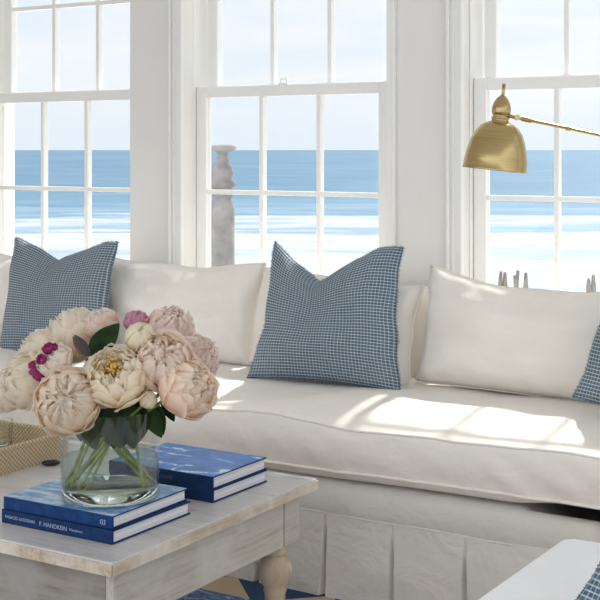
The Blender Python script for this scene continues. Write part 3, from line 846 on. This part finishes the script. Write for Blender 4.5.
# camera-side frame used only to describe directions in words: r = to the right of the room view, f = away
r_ = V((.850, .527, 0)); f_ = V((-.527, .850, 0)); up = V((0, 0, 1))
def W(px, py, t):                       # leaf base points, metres from the vase axis
    return None
def VL(a, b, c): return V((VC.x, VC.y, 0)) + r_*a + f_*b + up*c
PE = [
 ((-2.094, 2.349, .862), .066, 'cream', 'large cream peony at the top left of the bouquet, against the blue pillow', 11, (0.75, 0.092), ()),
 ((-2.124, 2.272, .822), .058, 'cream', 'cream peony on the left shoulder of the bouquet, between the top and far left blooms', 12, (0.35, 0.09), ()),
 ((-2.089, 2.188, .778), .062, 'cream', 'big cream peony low on the far left of the bouquet', 13, (0.55, 0.1), ()),
 ((-2.174, 2.218, .742), .047, 'cream', 'cream peony cut by the left edge of the photo', 14, (1.1, 0.085), ()),
 ((-1.995, 2.175, .827), .040, 'magwhite', 'small white peony with deep magenta petal tips', 15, (3.5, 0.095), ()),
 ((-1.921, 2.139, .751), .070, 'beige', 'round ivory peony hanging over the front left rim of the vase', 16, (4, 0.085), ()),
 ((-1.845, 2.210, .806), .069, 'open', 'wide open ivory peony with a yellow centre, at the front of the bouquet', 17, (3.2, 0.09), ()),
 ((-2.009, 2.355, .893), .040, 'peachy', 'small white peony with a peach centre, top middle beside the upright leaf', 18, (3.75, 0.1), ()),
 ((-1.830, 2.278, .883), .034, 'bud', 'half open ivory peony bud just right of the upright green leaf', 19, (4.3, 0.075), ()),
 ((-1.920, 2.375, .900), .028, 'mag', 'small magenta pink peony peeping out at the top of the bouquet', 20, (3, 0.085), ()),
 ((-1.847, 2.409, .880), .056, 'pink', 'pale pink ruffled peony at the top right of the bouquet', 21, (3.6, 0.085), ()),
 ((-1.774, 2.289, .832), .064, 'blush', 'large blush peony right of the open yellow centred bloom', 22, (3.9, 0.098), ()),
 ((-1.766, 2.400, .825), .054, 'pink', 'pale pink peony on the far right shoulder of the bouquet', 23, (0.1, 0.085), ()),
 ((-1.715, 2.302, .778), .064, 'peach', 'peach tinted peony low on the far right of the bouquet', 24, (3.4, 0.1), ()),
 ((-1.777, 2.240, .754), .020, 'budsmall', 'tiny cream peony bud below the blush bloom', 25, (4.5, 0.06), ()),
]
# leaves, as (distance right, away, height) about the vase axis; each hangs on one of the peonies
LEAVES = {
 16: [(VL(-.085, -.075, .742), -r_*.95-up*.25, .060, .022, .25, .0, 'dark'), (VL(-.112, -.05, .735), r_*.22-up*.95, .068, .036, .1, .1, 'dark'),
      (VL(-.045, -.075, .715), r_*.25-up*.8, .085, .062, -.1, .2)],
 17: [(VL(.0, -.075, .73), r_*.35-up*.9, .10, .065, -.15, .1), (VL(-.01, -.075, .73), -r_*.45-up*.8, .08, .055, -.1, .3), (VL(.02, -.07, .725), r_*.8-up*.35, .07, .05, .1, 0)],
 22: [(VL(.085, -.05, .73), r_*.45-up*.8, .085, .050, -.15, .3), (VL(.05, -.06, .72), r_*.1-up*1, .09, .060, -.1, -.3)],
 24: [(VL(.125, -.03, .74), r_*.35-up*.9, .062, .034, .1, .4), (VL(.10, -.05, .735), r_*.35-up*.9, .080, .045, -.1, .2), (VL(.165, .0, .73), r_*.7-up*.75, .060, .018, .2, .3)],
 19: [(VL(-.035, -.085, .840), r_*.66+up*.72, .100, .058, .02, .25)],
 18: [(VL(-.030, -.090, .842), -r_*.62+up*.75, .060, .030, .1, -.4, 'dark'), (VL(-.040, -.085, .840), -r_*.55+up*.85, .055, .026, .1, .3, 'leafred')],
 20: [(VL(.02, -.02, .72), -r_*.1-up*1, .10, .07, 0, .2), (VL(-.03, 0, .72), r_*.3-up*1, .10, .06, 0, .5)],
 21: [(VL(.05, .0, .72), -r_*.2-up*1, .10, .06, 0, .1), (VL(.03, .03, .73), r_*.3-up*.8, .10, .05, .1, .0)],
 11: [(VL(-.05, .02, .72), r_*.1-up*1, .10, .06, 0, .2), (VL(-.04, -.03, .72), -r_*.2-up*.9, .08, .06, 0, .0)],
 12: [(VL(-.065, -.01, .72), -up, .085, .055, 0, .3)],
 23: [(VL(.065, .0, .72), -up, .090, .06, 0, -.3), (VL(.03, -.05, .73), -up-r_*.3, .100, .055, 0, .5)],
 25: [(VL(.07, -.05, .735), -up+r_*.1, .085, .055, 0, .2)],
}
for pos, R, kind, label, seed, st, lv in PE:
    lv = list(lv) + [l for l in LEAVES.get(seed, []) if l[2] > 0]
    face = {16: -f_*.9+up*.30+r_*.05, 17: -f_*.62+up*.60-r_*.10, 24: -f_*.55+up*.35+r_*.6, 22: -f_*.75+up*.5+r_*.1, 13: -f_*.6+up*.3-r_*.6}.get(seed)
    peony(pos, R, kind, label, seed, st, lv, axis=face)

# ------------------------------------------------------------------ brass lamp
LB = V((-.78, 4.00, 0)); LC = V((-1.597, 3.716, 1.238))
lamp = thing('floor_lamp', LB, label='brass pharmacy floor lamp with a domed shade, reaching over the sofa from the right', cat='lamp')
def LP(p): return V(p)-LB
axis = (V((-1.572, 3.731, 1.503))-LC).normalized()
def place_axis(o, at_, ax_):
    o.rotation_mode = 'QUATERNION'; o.rotation_quaternion = V((0, 0, 1)).rotation_difference(ax_); o.location = LP(at_)
k = .00308
sp_ = [(.033, .147), (.044, .144), (.058, .134), (.073, .115), (.084, .090), (.092, .060), (.0965, .030), (.0985, .004), (.1000, 0), (.0985, -.001), (.0960, .004), (.094, .030), (.0895, .060), (.0815, .089), (.0705, .113), (.056, .1315), (.043, .141), (.031, .144)]
sh = finish(recalc(lathe(bmesh.new(), sp_, 64)), 'lamp_shade', M['brass'], lamp, smooth=True); place_axis(sh, LC, axis)
sk_ = finish(recalc(lathe(bmesh.new(), [(.0, .142), (.033, .142), (.034, .148), (.027, .150), (.0265, .158), (.028, .160), (.028, .164), (.022, .166), (.027, .171), (.0295, .182), (.0290, .193), (.025, .208), (.018, .221), (.010, .229), (.006, .231), (.0050, .233), (.0050, .260), (.0062, .261), (.0062, .267), (0, .268)], 32)), 'socket', M['brass'], lamp, smooth=True); place_axis(sk_, LC, axis)
bl = finish(recalc(lathe(bmesh.new(), [(0, .03), (.018, .034), (.028, .052), (.028, .068), (.018, .095), (.013, .11), (.013, .143), (0, .143)], 24)), 'bulb', M['bulb'], lamp, smooth=True); place_axis(bl, LC, axis)
A0 = V((-1.560, 3.738, 1.405)); A1 = V((-.78, 4.00, 1.226))
Aa = V((-1.536, 3.746, 1.400))
d = (A1-Aa).normalized()
b = bmesh.new(); tube(b, [LP(Aa+d*.02), LP(A1)], .0055, 14); tube(b, [LP(Aa+d*.015), LP(Aa+d*.045)], .0085, 14); tube(b, [LP(Aa+d*.150), LP(Aa+d*.165)], .0080, 14)
finish(b, 'arm', M['brass'], lamp, smooth=False, bevel=0)
b = bmesh.new(); tube(b, [LP(A0-d*.012), LP(Aa+d*.018)], .006, 12); tube(b, [LP(Aa+V((-.3, .5, 0)).normalized()*.012), LP(Aa-V((-.3, .5, 0)).normalized()*.012)], .009, 16)
tube(b, [LP(A0-d*.03+V((0,0,.006))), LP(A0+V((0,0,.002)))], .009, 12)
finish(b, 'knuckle', M['brass'], lamp)
finish(recalc(lathe(bmesh.new(), [(0, .02), (.0095, .02), (.0095, 1.30), (.012, 1.305), (.010, 1.33), (0, 1.335)], 20)), 'pole', M['brass'], lamp, smooth=True)
finish(recalc(lathe(bmesh.new(), [(0, .011), (.125, .011), (.125, .019), (.115, .025), (.02, .030), (0, .030)], 40)), 'base', M['brass'], lamp, smooth=True)
lamp.location.y = 4.00; lamp.location.x = -.78; lamp.location.z = 0.0

# ------------------------------------------------------------------ light
SUN_DIR = V((-.10, 1.0, 1.13)).normalized()        # towards the sun, out over the sea
sd = bpy.data.lights.new('sun', 'SUN'); sd.energy = 5.2; sd.angle = math.radians(1.3); sd.color = (1, .965, .90)
so = bpy.data.objects.new('sun', sd); col.objects.link(so); so.rotation_mode = 'QUATERNION'
so.rotation_quaternion = SUN_DIR.to_track_quat('Z', 'Y'); so.location = (3, 10, 8)

w = bpy.data.worlds.new('World'); scn.world = w; w.use_nodes = True; nt = w.node_tree; nt.nodes.clear()
out = nt.nodes.new('ShaderNodeOutputWorld'); bg = nt.nodes.new('ShaderNodeBackground')
tc = nt.nodes.new('ShaderNodeTexCoord'); sp = nt.nodes.new('ShaderNodeSeparateXYZ'); nt.links.new(tc.outputs['Generated'], sp.inputs[0])
base = ramp(nt, sp.outputs[2], [(0, (.77, .85, .94)), (.06, (.77, .85, .94)), (.14, (.66, .78, .94)), (.5, (.60, .73, .92)), (1, (.52, .66, .90))])
mp = nt.nodes.new('ShaderNodeMapping'); mp.inputs['Scale'].default_value = (1.6, 1.6, 14); nt.links.new(tc.outputs['Generated'], mp.inputs[0])
f = ntex(nt, mp.outputs[0], 1.4, 6, .55, .4)
cf = ramp(nt, f, [(.36, (.15,)*3), (.60, (1,)*3)])
cf = math_(nt, 'MULTIPLY', cf, ramp(nt, sp.outputs[2], [(.01, (.25,)*3), (.05, (1,)*3)]))
c = mixc(nt, cf, base, (.93, .94, .95))
nt.links.new(c, bg.inputs[0]); bg.inputs[1].default_value = 1.0
# the bright hazy sky overhead and landward is stronger than the band over the horizon
st = ramp(nt, sp.outputs[2], [(.0, (.95,)*3), (.12, (.97,)*3), (.5, (1.45,)*3)])
y = math_(nt, 'MULTIPLY', sp.outputs[1], -1)
st2 = math_(nt, 'ADD', math_(nt, 'MULTIPLY', math_(nt, 'MAXIMUM', y, 0), .48), 1.0)
nt.links.new(math_(nt, 'MULTIPLY', st, st2), bg.inputs[1])
nt.links.new(bg.outputs[0], out.inputs[0])

# ------------------------------------------------------------------ camera (level, shifted lens)
cd = bpy.data.cameras.new('camera'); cam = bpy.data.objects.new('camera', cd); col.objects.link(cam)
cd.sensor_width = 36; cd.sensor_fit = 'HORIZONTAL'; cd.lens = 36*1300/600; cd.shift_y = -150/600
cam.location = (0, 0, 1.3); cam.rotation_euler = (PI/2, 0, math.radians(31.77)); cd.clip_end = 100000; cd.clip_start = .05
scn.camera = cam
vs_ = scn.view_settings; vs_.view_transform = 'Standard'; vs_.look = 'None'; vs_.gamma = 1; vs_.exposure = .18; vs_.use_curve_mapping = False
